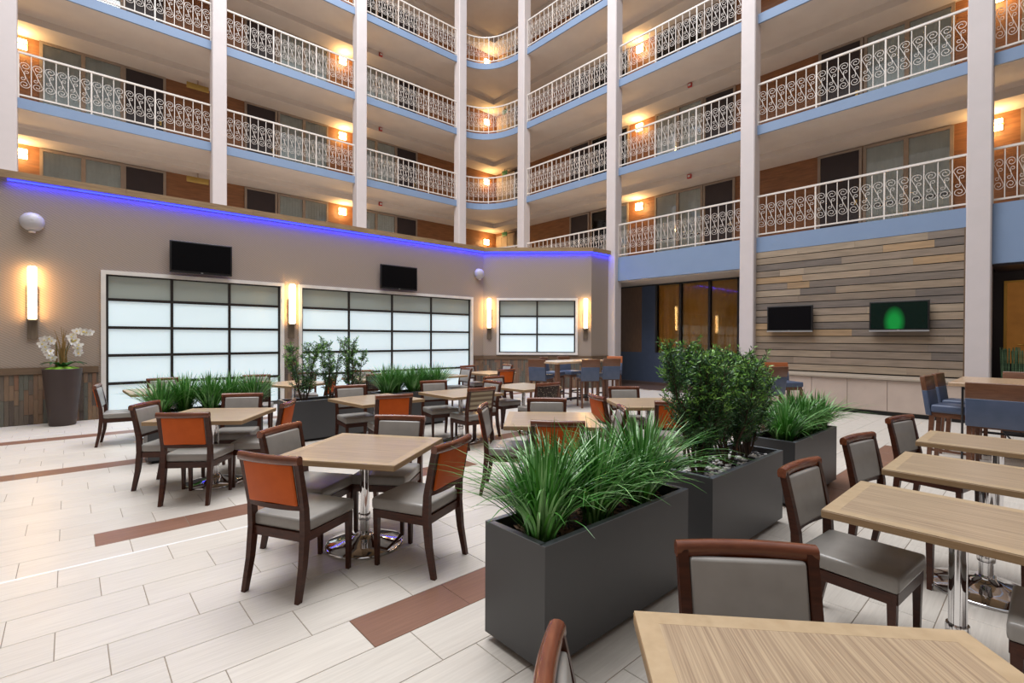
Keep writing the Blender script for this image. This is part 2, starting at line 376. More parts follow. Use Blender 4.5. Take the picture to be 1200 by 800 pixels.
def add_door(side, c, z, txt):
    loc, a = gal(side, c, z); o = struct(inst('door_%d' % di[0], DF, None, loc, a), txt, 'door'); di[0] += 1
    l = inst('door_leaf', DP, o); inst('handle', DHA, l)
def add_win(side, c, z, txt):
    loc, a = gal(side, c, z); o = struct(inst('window_%d' % wi[0], WM[0], None, loc, a), txt, 'window'); wi[0] += 1
    inst('mid_bar', WM[1], o)
    for s in (-1, 1):
        x = s*(.05+(WM[4]-.12)/2)
        inst('pane', WM[2], o, (x, .04, .16)); inst('curtain', WM[3], o, (x, .014, .16))
def lamp_me():
    b = MB().box(-.15, .15, 0, .02, -.12, .12).box(-.16, .16, .0, .11, -.012, .012).data('lamp_bracket', 'brass')
    s = MB().rbox(-.14, .14, .02, .10, .014, .13, .015, 2).data('lamp_shade', 'lamp_box')
    s2 = MB().rbox(-.14, .14, .02, .10, -.13, -.014, .015, 2).data('lamp_shade', 'lamp_box')
    return b, s, s2
LB, LS, LS2 = lamp_me()
def add_lamp(side, c, z, txt):
    loc, a = gal(side, c, z); o = thing('wall_lamp', loc, a, txt, 'lamp', 'gallery wall lamps')
    inst('lamp_bracket', LB, o); inst('lamp_shade', LS, o); inst('lamp_shade', LS2, o)
    l = bpy.data.lights.new('bulb', 'POINT'); l.energy = 34; l.color = (1, .62, .24); l.shadow_soft_size = .12
    q = bpy.data.objects.new('bulb', l); COL.objects.link(q); q.parent = o; q.location = (0, .28, .0)
k = 1.0465
for li in range(4):
    z = LV[li]; g = LN[li]+' gallery'
    for a, b, t in ((4.34, 3.38, 'above the televisions on planks'), (7.58, 6.65, 'above the curtained glazing'), (13.25, 12.33, 'near the rounded corner, right side'), (17.1, 16.2, 'dark, beside the rounded corner')):
        add_door('R', (a+b)/2*k, z, 'dark room door, %s, %s' % (g, t))
    for a, b, t in ((3.33, 1.59, 'over the plank wall'), (.52, -1.22, 'at the right edge'), (9.37, 7.64, 'right of the lamp above the glazing'), (12.2, 10.47, 'left of the lamp above the glazing')):
        add_win('R', (a+b)/2*k, z, 'two pane curtained window, %s, %s' % (g, t))
    for a, b, t in ((1.21, 2.12, 'far left bay'), (4.38, 5.25, 'second bay from left'), (9.91, 10.78, 'third bay from left')):
        add_door('L', (a+b)/2*k, z, 'dark room door, %s, %s' % (g, t))
    for a, b, t in ((-.55, 1.15, 'far left bay'), (5.36, 7.06, 'second bay from left'), (8.15, 9.83, 'third bay from left')):
        add_win('L', (a+b)/2*k, z, 'two pane curtained window, %s, %s' % (g, t))
    add_lamp('R', 10.0*k, z+2.28, 'lit box wall lamp, %s, above the curtained glazing' % g)
    add_lamp('R', 1.02*k-.1, z+2.28, 'lit box wall lamp, %s, right of the doorway column' % g)
    add_lamp('L', 7.62*k, z+2.28, 'lit box wall lamp, %s, second bay from left' % g)
    add_lamp('L', -.93*k, z+2.28, 'lit box wall lamp, %s, at the left edge' % g)
    add_lamp('L', 15.25, z+2.05, 'lit box wall lamp, %s, in the rounded corner' % g)
    # small signs and alarms
    if li < 3:
        s_ = thing('fire_alarm', (15.0, 8.0, z+2.62), R(90), 'small red fire alarm on the soffit, %s, over the glazing' % g, 'alarm', 'fire alarms')
        MB().rbox(-.07, .07, -.01, .06, -.07, .07, .01, 1).build('housing', 'red', s_); MB().box(-.04, .04, .06, .07, -.03, .03).build('strobe', 'trim_white', s_)
        s_ = thing('fire_alarm', (9.15, 17.95, z+2.62), R(180), 'small red fire alarm on the soffit, %s, third bay from left' % g, 'alarm', 'fire alarms')
        MB().rbox(-.07, .07, -.01, .06, -.07, .07, .01, 1).build('housing', 'red', s_); MB().box(-.04, .04, .06, .07, -.03, .03).build('strobe', 'trim_white', s_)
        s_ = thing('exit_sign', (XC-.3, YC-1.0, z+2.35), R(90), 'small green sign, %s, in the rounded corner' % g, 'sign', 'gallery signs')
        MB().rbox(-.18, .18, -.02, .02, -.1, .1, .008, 1).build('panel', 'exit_green', s_); MB().box(-.02, .02, -.01, .01, .1, .20).build('hanger', 'frame_taupe', s_)
    s_ = thing('gallery_sign', (3.05, YC-.5, z+2.32), R(180), 'brass coloured sign hanging by the second column, %s' % g, 'sign', 'gallery signs')
    MB().rbox(-.3, .3, -.02, .02, -.09, .09, .008, 1).build('panel', 'brass', s_); MB().box(-.02, .02, -.01, .01, .09, .22).build('hanger', 'frame_taupe', s_)
    # dark lift panels in the corner
    lp = struct(MB().box(XC-.05, XC, 17.4, 18.75, z, z+2.4).build('door_%d' % di[0], 'frame_taupe'), 'dull green panelled lift doors in the rounded corner, %s' % g, 'door'); di[0] += 1
    for q in range(3): MB().rbox(XC-.07, XC-.05, 17.45+.43*q, 17.85+.43*q, z+.05, z+2.3, .006, 1, sm=False).build('door_leaf', 'frame_taupe', lp)

# ------------------------------------------------------------------ long wall, chamfered corner wall
WY = 12.38; PA = Vector((9.93, WY)); PB = Vector((12.45, 9.98)); PC = Vector((13.34, 9.98))
wall = MB()
def wall_with_holes(m, L, H, holes, T=.25, z0=0):
    # local frame: x along wall, y=0 the face, depth to +y
    xs = sorted({0, L, *[h[0] for h in holes], *[h[1] for h in holes]}); x = xs
    for i in range(len(x)-1):
        a, b = x[i], x[i+1]; hh = [h for h in holes if h[0] <= a+1e-6 and h[1] >= b-1e-6]
        if not hh: m.box(a, b, 0, T, z0, H)
        else:
            if hh[0][2] > z0+.01: m.box(a, b, 0, T, z0, hh[0][2])
            m.box(a, b, 0, T, hh[0][3], H)
X0 = -6
wl = MB(); wall_with_holes(wl, PA.x-X0, 4.42, [(.50-X0, 3.76-X0, 0, 2.84), (4.20-X0, 9.45-X0, 0, 2.84)])
wl = struct(wl.build('wall_left', 'wallpaper', None, (X0, WY, 0)), 'long taupe textured wall with frosted grid windows', 'wall')
dch = PB-PA; LC = dch.length; ach = math.atan2(dch.y, dch.x)
wc = MB(); wall_with_holes(wc, LC, 4.42, [(.48, 3.0, 1.10, 2.84)])
wc = struct(wc.build('wall_corner', 'wallpaper', None, (PA.x, PA.y, 0), ach), 'angled taupe textured wall with small frosted window', 'wall')
wr = MB().box(0, PC.x-PB.x, 0, .25, 0, 4.42)
wr = struct(wr.build('wall_return', 'wallpaper', None, (PB.x, PB.y, 0)), 'short return wall beside the column', 'wall')
struct(MB().prism([(X0, WY+.1), (PA.x, WY+.1), (PB.x+.1, PB.y+.1), (13.5, 10.1), (13.5, 16.4), (X0, 16.4)], 4.12, 4.25).build('ceiling', 'soffit'), 'roof over the room behind the long wall')
# wooden cap, in boards
cap_off = .10
def cap(p, q, e0, e1, n, wname):
    d = (q-p); L = d.length; a = math.atan2(d.y, d.x)
    for i in range(n):
        x0 = -e0+(L+e0+e1)*i/n; x1 = -e0+(L+e0+e1)*(i+1)/n
        MB().box(x0+.002, x1-.002, -cap_off, .24, 4.37, 4.50).build('cap_board', 'cap_wood', wname).matrix_parent_inverse = Matrix()
    return L, a
for obj_, p, q, e0, e1, n in ((wl, Vector((X0, WY)), PA, 0, .03, 7), (wc, PA, PB, -.03, .04, 2), (wr, PB, PC, .0, 0, 1)):
    cap(p, q, e0, e1, n, obj_)
    L = (q-p).length
    b = MB().box((5.2 if obj_ is wl else .0), L, -.055, -.025, 4.335, 4.36).build('led_strip', 'led_blue', obj_)
    tag(b, 'glowing blue light strip')
    al = bpy.data.lights.new('led_glow', 'AREA'); al.shape = 'RECTANGLE'; al.size = L; al.size_y = .03; al.energy = 4.5*L; al.color = (.03, .03, 1)
    ao = bpy.data.objects.new('led_glow', al); COL.objects.link(ao); ao.parent = obj_; ao.location = (L/2+(2.6 if obj_ is wl else 0), -.05, 4.32)
    if obj_ is wl: al.size = L-5.2; al.energy = 4.5*(L-5.2)
    # wainscot: rail and vertical slats
    spans = [(0, .42-X0), (9.55-X0, L)] if obj_ is wl else [(0, L)]
    MBr = MB()
    for a0, a1 in spans: MBr.box(a0, a1, -.035, 0, .91, 1.03)
    if obj_ is wl: MBr.box(3.84-X0, 4.12-X0, -.035, 0, .91, 1.03)
    MBr.build('wainscot_rail', 'rail_brown', obj_)
    ms = MB()
    if obj_ is wl: spans = spans+[(3.84-X0, 4.12-X0)]
    for a0, a1 in spans:
        x = a0
        while x < a1-.01:
            w_ = min(.062, a1-x); z = 0
            while z < .90:
                h = min(random.choice((.18, .27, .36, .45)), .905-z)
                if .905-z-h < .06: h = .905-z
                ms.box(x+.002, x+w_-.002, -.012-random.random()*.012, 0, z+.002, z+h-.002, random.randrange(6)); z += h
            x += .062
    tag(ms.build('wainscot_slats', ['slat_%d' % i for i in range(6)], obj_), kind='stuff')
# frosted grid windows
def grid_window(name, loc, a, x0, x1, z0, z1, vs, hs, label, trimbottom=False):
    o = struct(thing(name, loc, a), label, 'window')
    t = MB(); tw = .075
    t.box(x0-tw, x0, -.045, .12, z0 if not trimbottom else z0-.05, z1+tw).box(x1, x1+tw, -.045, .12, z0 if not trimbottom else z0-.05, z1+tw).box(x0, x1, -.045, .12, z1, z1+tw)
    if trimbottom: t.box(x0-tw, x1+tw, -.07, .12, z0-.07, z0)
    t.build('casing', 'trim_white', o)
    V = [x0]+vs+[x1]; H = [z0]+hs+[z1]; b = .028
    f = MB()
    for i, v in enumerate(V):
        w_ = .05 if 0 < i < len(V)-1 else .04
        f.box(v-(w_/2 if 0 < i else 0)-(w_/2 if i == len(V)-1 else 0), v+(w_/2 if i < len(V)-1 else 0)+(w_/2 if i == 0 else 0), .03, .10, z0, z1)
    f.build('mullions', 'window_frame', o)
    f = MB()
    for i, h in enumerate(H):
        f.box(x0, x1, .035, .095, h-(b if i else 0), h+(b if i < len(H)-1 else 0))
    f.build('bars', 'window_frame', o)
    for i in range(len(V)-1):
        for j in range(len(H)-1):
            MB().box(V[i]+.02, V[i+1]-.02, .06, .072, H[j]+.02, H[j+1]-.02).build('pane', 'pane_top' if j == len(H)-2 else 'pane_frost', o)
ROWS = [.67, 1.225, 1.775, 2.325]
grid_window('window_90', (0, WY, 0), 0, .53, 3.74, .06, 2.81, [1.60, 2.67], ROWS, 'wide black gridded window of frosted panes, left, behind the first planter')
grid_window('window_91', (0, WY, 0), 0, 4.23, 9.42, .06, 2.81, [5.45, 6.70, 7.98, 9.0][:3], ROWS, 'widest black gridded window of frosted panes, below the second television')
grid_window('window_92', (PA.x, PA.y, 0), ach, .51, 2.97, 1.13, 2.81, [1.74], [1.72, 2.30], 'small six pane frosted window on the angled wall', True)

# ------------------------------------------------------------------ televisions, tall wall lights, domes
def tv(loc, a, w, h, label, scr='tv_screen', silver=False):
    o = thing('television', loc, a, label, 'television', 'wall mounted televisions')
    cs_ = MB().rbox(-w/2, w/2, -.06, 0, -h/2, h/2, .008, 2).build('casing', 'tv_body', o)
    s = MB().box(-w/2+.03, w/2-.03, -.002, .0015, -h/2+.045, h/2-.03).build('screen', scr, o); s.location = (0, -.0615, 0)
    MB().box(-.2, .2, .0, .08, -.15, .15).build('wall_bracket', 'steel_dark', o)
    MB().box(-.02, .02, -.064, -.06, -h/2+.012, -h/2+.028).build('badge', 'tv_silver', cs_)
    if silver: MB().box(-w/2, w/2, -.066, -.055, -h/2-.012, -h/2+.02).build('speaker_bar', 'tv_silver', o)
    return o
tv((2.11, WY-.10, 3.265), 0, 1.14, .66, 'black switched off television above the left gridded window')
tv((6.82, WY-.10, 3.26), 0, 1.13, .66, 'black switched off television above the widest gridded window')
tv((XS-.115, 4.44, 2.11), R(-90), 1.04, .64, 'switched off television on the plank wall, nearer the column', silver=True)
tv((XS-.115, 2.27, 2.11), R(-90), 1.04, .65, 'television showing a green glow on the plank wall', scr='tv_green', silver=True)
def tall_light(loc, a, label):
    o = thing('wall_light', loc, a, label, 'lamp', 'tall tube wall lights')
    MB().rbox(-.07, .07, -.05, 0, -.35, .60, .006, 1, sm=False).build('backplate', 'sconce_wood', o)
    MB().rbox(-.06, .06, -.15, -.05, .0, .95, .03, 3).build('tube', 'lamp_tube', o)
    MB().box(-.065, .065, -.155, 0, -.03, .0).build('tube_holder', 'sconce_wood', o)
    for s in (-1, 1):
        l = bpy.data.lights.new('glow', 'AREA'); l.shape = 'RECTANGLE'; l.size = .06; l.size_y = .9; l.energy = 7; l.color = (1, .50, .12)
        q = bpy.data.objects.new('glow', l); COL.objects.link(q); q.parent = o; q.location = (s*.075, -.07, .47); q.rotation_euler = (R(90), 0, R(180-s*50))
tall_light((-.49, WY, 1.90), 0, 'tall glowing wall light above the white orchids')
tall_light((4.06-.08, WY, 1.92), 0, 'tall glowing wall light between the two wide windows')
_c = lambda s: (PA.x+dch.x/LC*s, PA.y+dch.y/LC*s)
tall_light((*_c(.20), 1.92), ach, 'tall glowing wall light left of the small window')
tall_light((*_c(3.29), 1.92), ach, 'tall glowing wall light right of the small window')
def dome(loc, a, label):
    o = thing('dome_speaker', loc, a, label, 'speaker', 'round wall speakers')
    MB().lathe([(.06, 0), (.165, .0), (.17, .05), (.15, .12), (.10, .165), (.03, .18)], 24).build('shell', 'dome_grey', o).rotation_euler = (R(90), 0, 0)
    MB().lathe([(.0, 0), (.12, .0), (.12, .02), (0, .02)], 20).build('mounting_plate', 'dome_grey', o).rotation_euler = (R(90), 0, 0)
    MB().lathe([(.0, .0), (.05, 0), (.045, .03), (.0, .035)], 16).build('lower_cap', 'soffit', o, (0, -.08, -.165)).rotation_euler = (R(180), 0, 0)
dome((-.49, WY, 3.65), 0, 'grey domed wall speaker over the orchid pot light')
dome((9.72, WY, 3.64), 0, 'grey domed wall speaker beside the angled wall')

# ------------------------------------------------------------------ plank wall and cabinets
pw = struct(MB().box(XS+.02, XS+.2, 1.19, 5.35, .7, 3.88).build('wall_planks', 'gap_black'), 'wall of weathered horizontal wood planks', 'wall')
z = .82; i = 0
rows = 18; ph = (3.88-.82)/rows
for r_ in range(rows):
    cuts = sorted(random.uniform(1.5, 5.0) for _ in range(random.choice((1, 2, 2, 3))))
    cuts = [1.24]+[c for j, c in enumerate(cuts) if (j == 0 or c-cuts[j-1] > .5)]+[5.33]
    for j in range(len(cuts)-1):
        a, b = cuts[j], cuts[j+1]
        if b-a < .1: continue
        MB().box(XS-.01-random.random()*.006, XS+.02, a+.001, b-.001, .82+ph*r_+.009, .82+ph*(r_+1)-.009).build('plank', 'plank_%d' % random.randrange(6), pw)
MB().box(XS-.03, XS+.03, 1.19, 1.24, .8, 3.88).build('edge_board', 'rail_brown', pw)
cab = thing('cabinet', (12.7, 3.2, 0), 0, 'long low beige cabinet run under the plank wall', 'cabinet')
MB().box(0, .62, -2.06, 2.45, .09, .75).box(.62, .78, -1.97, 2.07, .09, .75).build('body', 'cabinet', cab)
MB().box(.05, .61, -2.06, 2.45, 0, .09).build('plinth', 'black', cab)
yy = 2.45; dl = [3.74+.70, 3.74, 3.04, 2.33, 1.64, 1.15]
for a, b in zip([5.65, 5.14, 4.44, 3.74, 3.04, 2.33, 1.64], [5.14, 4.44, 3.74, 3.04, 2.33, 1.64, 1.14]):
    MB().rbox(-.022, 0, b+.004-3.2, a-.004-3.2, .10, .745, .003, 1, sm=False).build('door', 'cabinet', cab)
tag(MB().rbox(12.63, 13.32, 1.13, 5.66, .752, .80, .004, 1, sm=False).box(13.31, XS, 1.23, 5.28, .752, .80).build('countertop', 'cabinet_top'), 'long thin countertop on the beige cabinets', 'countertop')

# ------------------------------------------------------------------ curtained glazing (ground floor, behind the column)
GX = 15.0
gz = struct(MB().box(GX, GX+.1, 5.5, 14, 0, 1.12).build('wall_low', 'navy'), 'dark blue low wall under the glazing')
MB().box(GX-.02, GX, 5.5, 10.7, 0, .1).build('skirting', 'floor_dark', gz)
gw = struct(thing('window_93', (GX, 0, 0)), 'brown curtained glazing with black posts under the first gallery', 'window')
for y in (10.73, 9.19, 8.30, 7.31, 6.40, 5.6):
    MB().box(-.02, .10, y-.035, y+.035, 1.12 if y < 10 else 0, 3.47).build('post', 'black', gw)
MB().box(-.02, .1, 5.5, 10.7, 3.42, 3.47).build('head', 'black', gw)
MB().box(.0, .06, 9.77, 10.66, 1.12, 3.42).build('wood_panel', 'wood_panel', gw)
MB().box(.0, .07, 9.23, 9.77, 1.12, 3.42).build('blue_panel', 'navy', gw)
for a, b in ((9.155, 8.335), (8.265, 7.345), (7.275, 6.435), (6.365, 5.635)):
    MB().box(.03, .038, b, a, 1.13, 3.42).build('pane', 'glass_gold', gw)
    c = MB(); n = 30; v = []
    for i in range(n+1):
        y = b+(a-b)*i/n; x = .10+.012*sin(i*1.3)+.006*sin(i*2.9); v += [(x, y, 1.13), (x, y, 3.42)]
    c.add(v, [(2*i, 2*i+2, 2*i+3, 2*i+1) for i in range(n)], 0, True).build('curtain', 'gold_curtain', gw)
struct(MB().box(GX+.02, GX+.3, 10.7, 14.2, 0, 3.47).build('wall_dark', 'navy'), 'dark wall behind the column')
# dark doorway at the right edge
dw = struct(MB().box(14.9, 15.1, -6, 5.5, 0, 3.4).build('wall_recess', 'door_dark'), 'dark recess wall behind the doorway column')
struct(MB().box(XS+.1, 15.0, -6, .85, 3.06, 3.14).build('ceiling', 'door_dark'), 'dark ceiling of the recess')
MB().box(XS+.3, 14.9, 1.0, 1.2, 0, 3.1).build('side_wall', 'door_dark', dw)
dr = struct(thing('door_90', (14.88, 0, 0)), 'amber lit doorway with a thin gold frame', 'door')
MB().box(-.03, .01, .68, .73, 1.1, 2.86).box(-.03, .01, -1.2, .68, 2.82, 2.86).build('gold_frame', 'gold_frame', dr)
MB().box(-.01, .01, -1.2, .68, 1.1, 2.82).build('amber_panel', 'amber_wall', dr)
MB().tube([(-.06, .52, 1.5), (-.06, -.6, 1.5)], .012, 8).build('push_bar', 'gold_frame', dr)

# ------------------------------------------------------------------ dining chairs
def chair_parts(kind):
    P = {}
    yb = lambda z: -.205-max(0, z-.42)*.155
    def hind(s): return MB().post([(s*.212, -.275, 0, .015, .017), (s*.21, -.235, .2, .018, .021), (s*.208, -.215, .40, .02, .025), (s*.21, -.222, .55, .018, .022), (s*.213, -.255, .72, .018, .019), (s*.216, -.287, .865, .018, .017)])
    def front(s): return MB().post([(s*.196, .205, 0, .013, .013), (s*.198, .205, .2, .016, .016), (s*.20, .205, .40, .02, .02)])
    P['hl'] = hind(-1).data('leg', 'chair_wood'); P['hr'] = hind(1).data('leg', 'chair_wood')
    P['fl'] = front(-1).data('leg', 'chair_wood'); P['fr'] = front(1).data('leg', 'chair_wood')
    P['seat_frame'] = MB().box(-.205, .205, .205, .228, .345, .40).box(-.2, .2, -.225, -.2, .345, .40).box(-.22, -.197, -.2, .205, .345, .40).box(.197, .22, -.2, .205, .345, .40).data('seat_frame', 'chair_wood')
    def sf(x, y, z):
        return (x*(1+.08*(y+.2)/.4*.5), y, z+.006*cos(x*6)*(1 if z > .45 else 0))
    P['seat'] = MB().rbox(-.218, .218, -.215, .235, .400, .478, .022, 3, fn=sf).data('seat', 'grey_vinyl')
    def bow(x, y, z): return (x, y-.285-.028*(1-(x/.235)**2)-(z-.86)*.16, z)
    m = MB(); n = 8; r_ = []
    for i in range(n+1):
        x = -.236+.472*i/n; o_ = -.288-.026*(1-(x/.236)**2)
        r_.append([(x, o_+y, z) for y, z in ((-.020, .838), (-.024, .855), (-.024, .872), (-.018, .884), (-.008, .890), (.004, .890), (.015, .885), (.022, .874), (.023, .855), (.020, .838))])
    P['top_rail'] = m.loft(r_, 0, True).data('top_rail', 'rail_wood_lit')
    m = MB(); r_ = []
    for i in range(n+1):
        x = -.20+.40*i/n; o_ = -.232-.022*(1-(x/.2)**2)
        r_.append([(x, o_+y, z) for y, z in ((-.014, .545), (-.014, .575), (.014, .575), (.014, .545))])
    P['lower_rail'] = m.loft(r_, 0, False).data('lower_rail', 'chair_wood')
    def pad(y0, y1, mt, nm, ins):
        def fn(x, y, z):
            c = -.236-.024*(1-(x/.2)**2)-(z-.56)*.185
            return (x, y+c, z)
        return MB().rbox(-.193+ins, .193-ins, y0, y1, .575, .840-ins*.3, .011, 2, fn=fn).data(nm, mt)
    P['cushion'] = pad(-.002, .028, 'grey_vinyl', 'cushion', 0)
    P['back_panel'] = pad(-.022, -.002, {'o': 'orange_vinyl', 'w': 'woven_back', 's': 'striped_back'}[kind], 'back_panel', .004)
    return P
def make_chair(kind):
    P = chair_parts(kind); t = thing('dining_chair')
    for nm, key in (('leg', 'hl'), ('leg', 'hr'), ('leg', 'fl'), ('leg', 'fr'), ('seat_frame', 'seat_frame'), ('seat', 'seat'), ('top_rail', 'top_rail'), ('lower_rail', 'lower_rail'), ('cushion', 'cushion'), ('back_panel', 'back_panel')):
        inst(nm, P[key], t)
    return t
PROTO = {}
def chair(mx, my, dr_, side, label, kind='o', off=.295, z=0):
    """mx,my: middle of the top rail; dr_: heading of the rail in degrees; side g: front is turned to the viewer's side, o: back is"""
    a = R(dr_); nx, ny = -sin(a), cos(a)
    s = 1 if (nx*-mx+ny*-my > 0) == (side == 'g') else -1
    fx, fy = nx*s, ny*s
    if kind not in PROTO: PROTO[kind] = make_chair(kind); c = PROTO[kind]
    else: c = copy_tree(PROTO[kind])
    c.location = (mx+fx*off, my+fy*off, z); c.rotation_euler.z = math.atan2(fy, fx)-pi/2
    tag(c, label, 'chair', 'wooden dining chairs')
    return c
CH = [
 (.90, 3.21, -62, 'o', 'orange backed wooden chair nearest on the left of the front centre table'),
 (1.25, 4.15, 35, 'g', 'grey cushioned wooden chair behind the left edge of the front centre table'),
 (2.25, 4.01, -49, 'g', 'grey cushioned wooden chair on the far side of the front centre table'),
 (1.99, 2.81, 24, 'o', 'orange backed wooden chair right of the front centre table, next to nearest planter'),
 (.79, 5.49, -37, 'o', 'orange backed wooden chair in front of the left table'),
 (.60, 6.57, 54, 'g', 'grey cushioned chair at the left end of the left table'),
 (1.63, 6.88, -29, 'g', 'grey cushioned chair behind the left table, before the leftmost grass planter'),
 (1.82, 5.73, 57, 'o', 'orange backed chair right of the left table, touching the thin shrub planter'),
 (.30, 9.45, 80, 'g', 'wooden chair seen side on, left of the grass planter by the frosted window'),
 (1.20, 10.35, 10, 'g', 'grey cushioned chair behind the leftmost grasses, against the frosted window'),
 (2.64, 10.15, -15, 'g', 'grey cushioned chair behind the speckled chair near the thin shrubs'),
 (3.62, 8.95, 50, 'o', 'orange backed chair behind the middle thin shrub'),
 (3.55, 10.25, -15, 'g', 'grey cushioned chair against the window between two thin shrubs'),
 (4.75, 10.15, -12, 'g', 'grey cushioned chair against the wide window right of the thin shrubs'),
 (3.11, 7.05, -6, 'g', 'grey cushioned chair left of the table beside the thin shrub planter'),
 (3.03, 5.55, -14, 'o', 'orange backed chair just behind the front centre table'),
 (4.50, 6.93, -12, 'g', 'grey cushioned chair in front of the far grass planter'),
 (3.25, 4.06, 42, 'g', 'wooden chair edge on, left of the table behind the nearest grasses'),
 (3.13, 2.87, -47, 'o', 'orange backed chair directly behind the nearest grass planter'),
 (4.22, 4.05, -45, 'g', 'grey cushioned chair on the far side of the table behind the nearest grasses'),
 (4.91, 3.85, 62, 'o', 'bright orange backed chair turned side on, left of the table behind the big shrub'),
 (4.27, 3.00, 45, 'g', 'wooden chair edge on, right of the table behind the nearest grasses'),
 (6.10, 4.28, -37, 'g', 'grey cushioned chair behind the table left of the big shrub'),
 (5.12, 2.88, -50, 'o', 'orange backed chair half hidden by the big leafy shrub'),
 (5.85, 6.98, -2, 'g', 'grey cushioned chair at the left of the far middle table'),
 (5.22, 6.25, 88, 'g', 'wooden chair hidden behind the striped chair, its grey seat showing'),
 (7.62, 10.15, 4, 'g', 'grey cushioned chair behind the farthest table by the window edge'),
 (7.44, 8.41, -4, 'o', 'orange backed chair at the farthest table'),
 (7.00, 9.35, 85, 'g', 'dark wooden chair seen side on at the left of the farthest table'),
 (8.75, 9.85, 80, 'g', 'wooden chair beyond the farthest table, left of the bar stools'),
 (3.14, .985, -5, 'g', 'brown grey cushioned chair at the nearest of the right side tables'),
 (4.37, .98, -10, 'g', 'brown grey cushioned chair at the second right side table'),
 (5.72, .96, -12, 'g', 'brown grey cushioned chair at the farthest right side table'),
 (3.00, -.41, 0, 'g', 'dark seated chair cut by the right edge, opposite the nearest right side table'),
 (4.26, -.40, 0, 'g', 'chair cut by the right edge, at the second right side table'),
 (1.75, .72, -47, 'g', 'grey cushioned chair behind the large tabletop in the foreground'),
 (.735, .685, 42, 'g', 'wooden chair edge on at the bottom, left of the foreground tabletop'),
]
for q in CH: chair(*q)
chair(2.22, 8.65, -22, 'o', 'dark speckled back chair behind the right end of the leftmost grasses', 'w')
chair(4.55, 9.0, -12, 'o', 'dark speckled back chair between the thin shrubs and the far grasses', 'w')
chair(5.65, 5.39, -8, 'o', 'dark speckled back chair in front of the bar stools', 'w')
chair(4.41, 5.52, -4, 'o', 'striped back wooden chair in the middle of the room', 's')

# ------------------------------------------------------------------ dining tables
def table_top(o, w, d, th=.04):
    b = .065
    MB().rbox(-w/2, w/2, -d/2, d/2, .71, .7485, .004, 1, sm=False).build('tabletop', 'table_edge', o)
    MB().box(-w/2+b, w/2-b, -d/2+b, d/2-b, .7475, .7502).build('inlay', 'table_top', o)
    m = MB(); t = .7505; z0 = .7475; e = .002
    W, D = w/2-e, d/2-e; w2, d2 = w/2-b, d/2-b
    for p in ([(-W, -D), (W, -D), (w2, -d2), (-w2, -d2)], [(W, -D), (W, D), (w2, d2), (w2, -d2)], [(W, D), (-W, D), (-w2, d2), (w2, d2)], [(-W, D), (-W, -D), (-w2, -d2), (-w2, d2)]): m.prism(p, z0, t)
    m.build('edge_band', 'table_band', o)
def table_base(o, x=0, y=0):
    MB().lathe([(.0, 0), (.285, 0), (.295, .006), (.295, .012), (.28, .02), (.19, .04), (.10, .062), (.055, .085), (.05, .10)], 40).build('base_plate', 'chrome', o, (x, y, 0))
    po = MB().lathe([(.036, .09), (.036, .70)], 24).build('pole', 'chrome', o, (x, y, 0))
    MB().lathe([(.044, .19), (.046, .195), (.046, .235), (.044, .24)], 24).build('collar', 'chrome', po)
    MB().box(-.22, .22, -.03, .03, .69, .71).box(-.03, .03, -.22, .22, .69, .71).build('top_bracket', 'steel_dark', o, (x, y, 0))
TB = [(1.70, 3.58, 36, .94, .94, 'pale wood square table at front centre between four orange backed chairs'),
 (1.19, 6.18, 54, .95, .95, 'pale wood square table at left before the leftmost grass planter'),
 (3.77, 3.55, 45, .95, .95, 'pale wood square table right behind the nearest grasses'),
 (5.72, 3.62, 52, .95, .95, 'pale wood square table left of the big leafy shrub'),
 (3.16, 6.30, 4, .95, .95, 'pale wood square table in front of the thin shrub planter'),
 (4.51, 6.17, 0, .95, .95, 'pale wood square table behind the striped chair'),
 (5.96, 6.28, 2, .95, .95, 'pale wood square table before the blue bar stools'),
 (7.68, 9.33, 5, .95, .95, 'farthest small wood table beside the angled wall'),
 (1.12, 9.52, 2, .95, .95, 'wood table half hidden behind the leftmost grasses'),
 (3.1, 9.45, 20, .95, .95, 'wood table behind the leftmost thin shrub'),
 (4.75, 9.6, 5, .95, .95, 'wood table behind the rightmost thin shrub'),
 (6.2, 9.35, 5, .95, .95, 'wood table hidden behind the far grass planter'),
 (1.272, .205, -48, .95, .95, 'large wood tabletop filling the bottom right foreground'),
 (3.16, .30, 0, .75, .95, 'wood table at right, nearest in the row of three'),
 (4.34, .28, 0, .76, .95, 'wood table at right, middle of the row of three'),
 (5.63, .30, 0, .73, .95, 'wood table at right, farthest in the row of three')]
for x, y, a, w_, d_, lb in TB:
    o = thing('dining_table', (x, y, 0), R(a+90), lb, 'table', 'wood topped pedestal tables'); table_top(o, d_, w_); table_base(o)

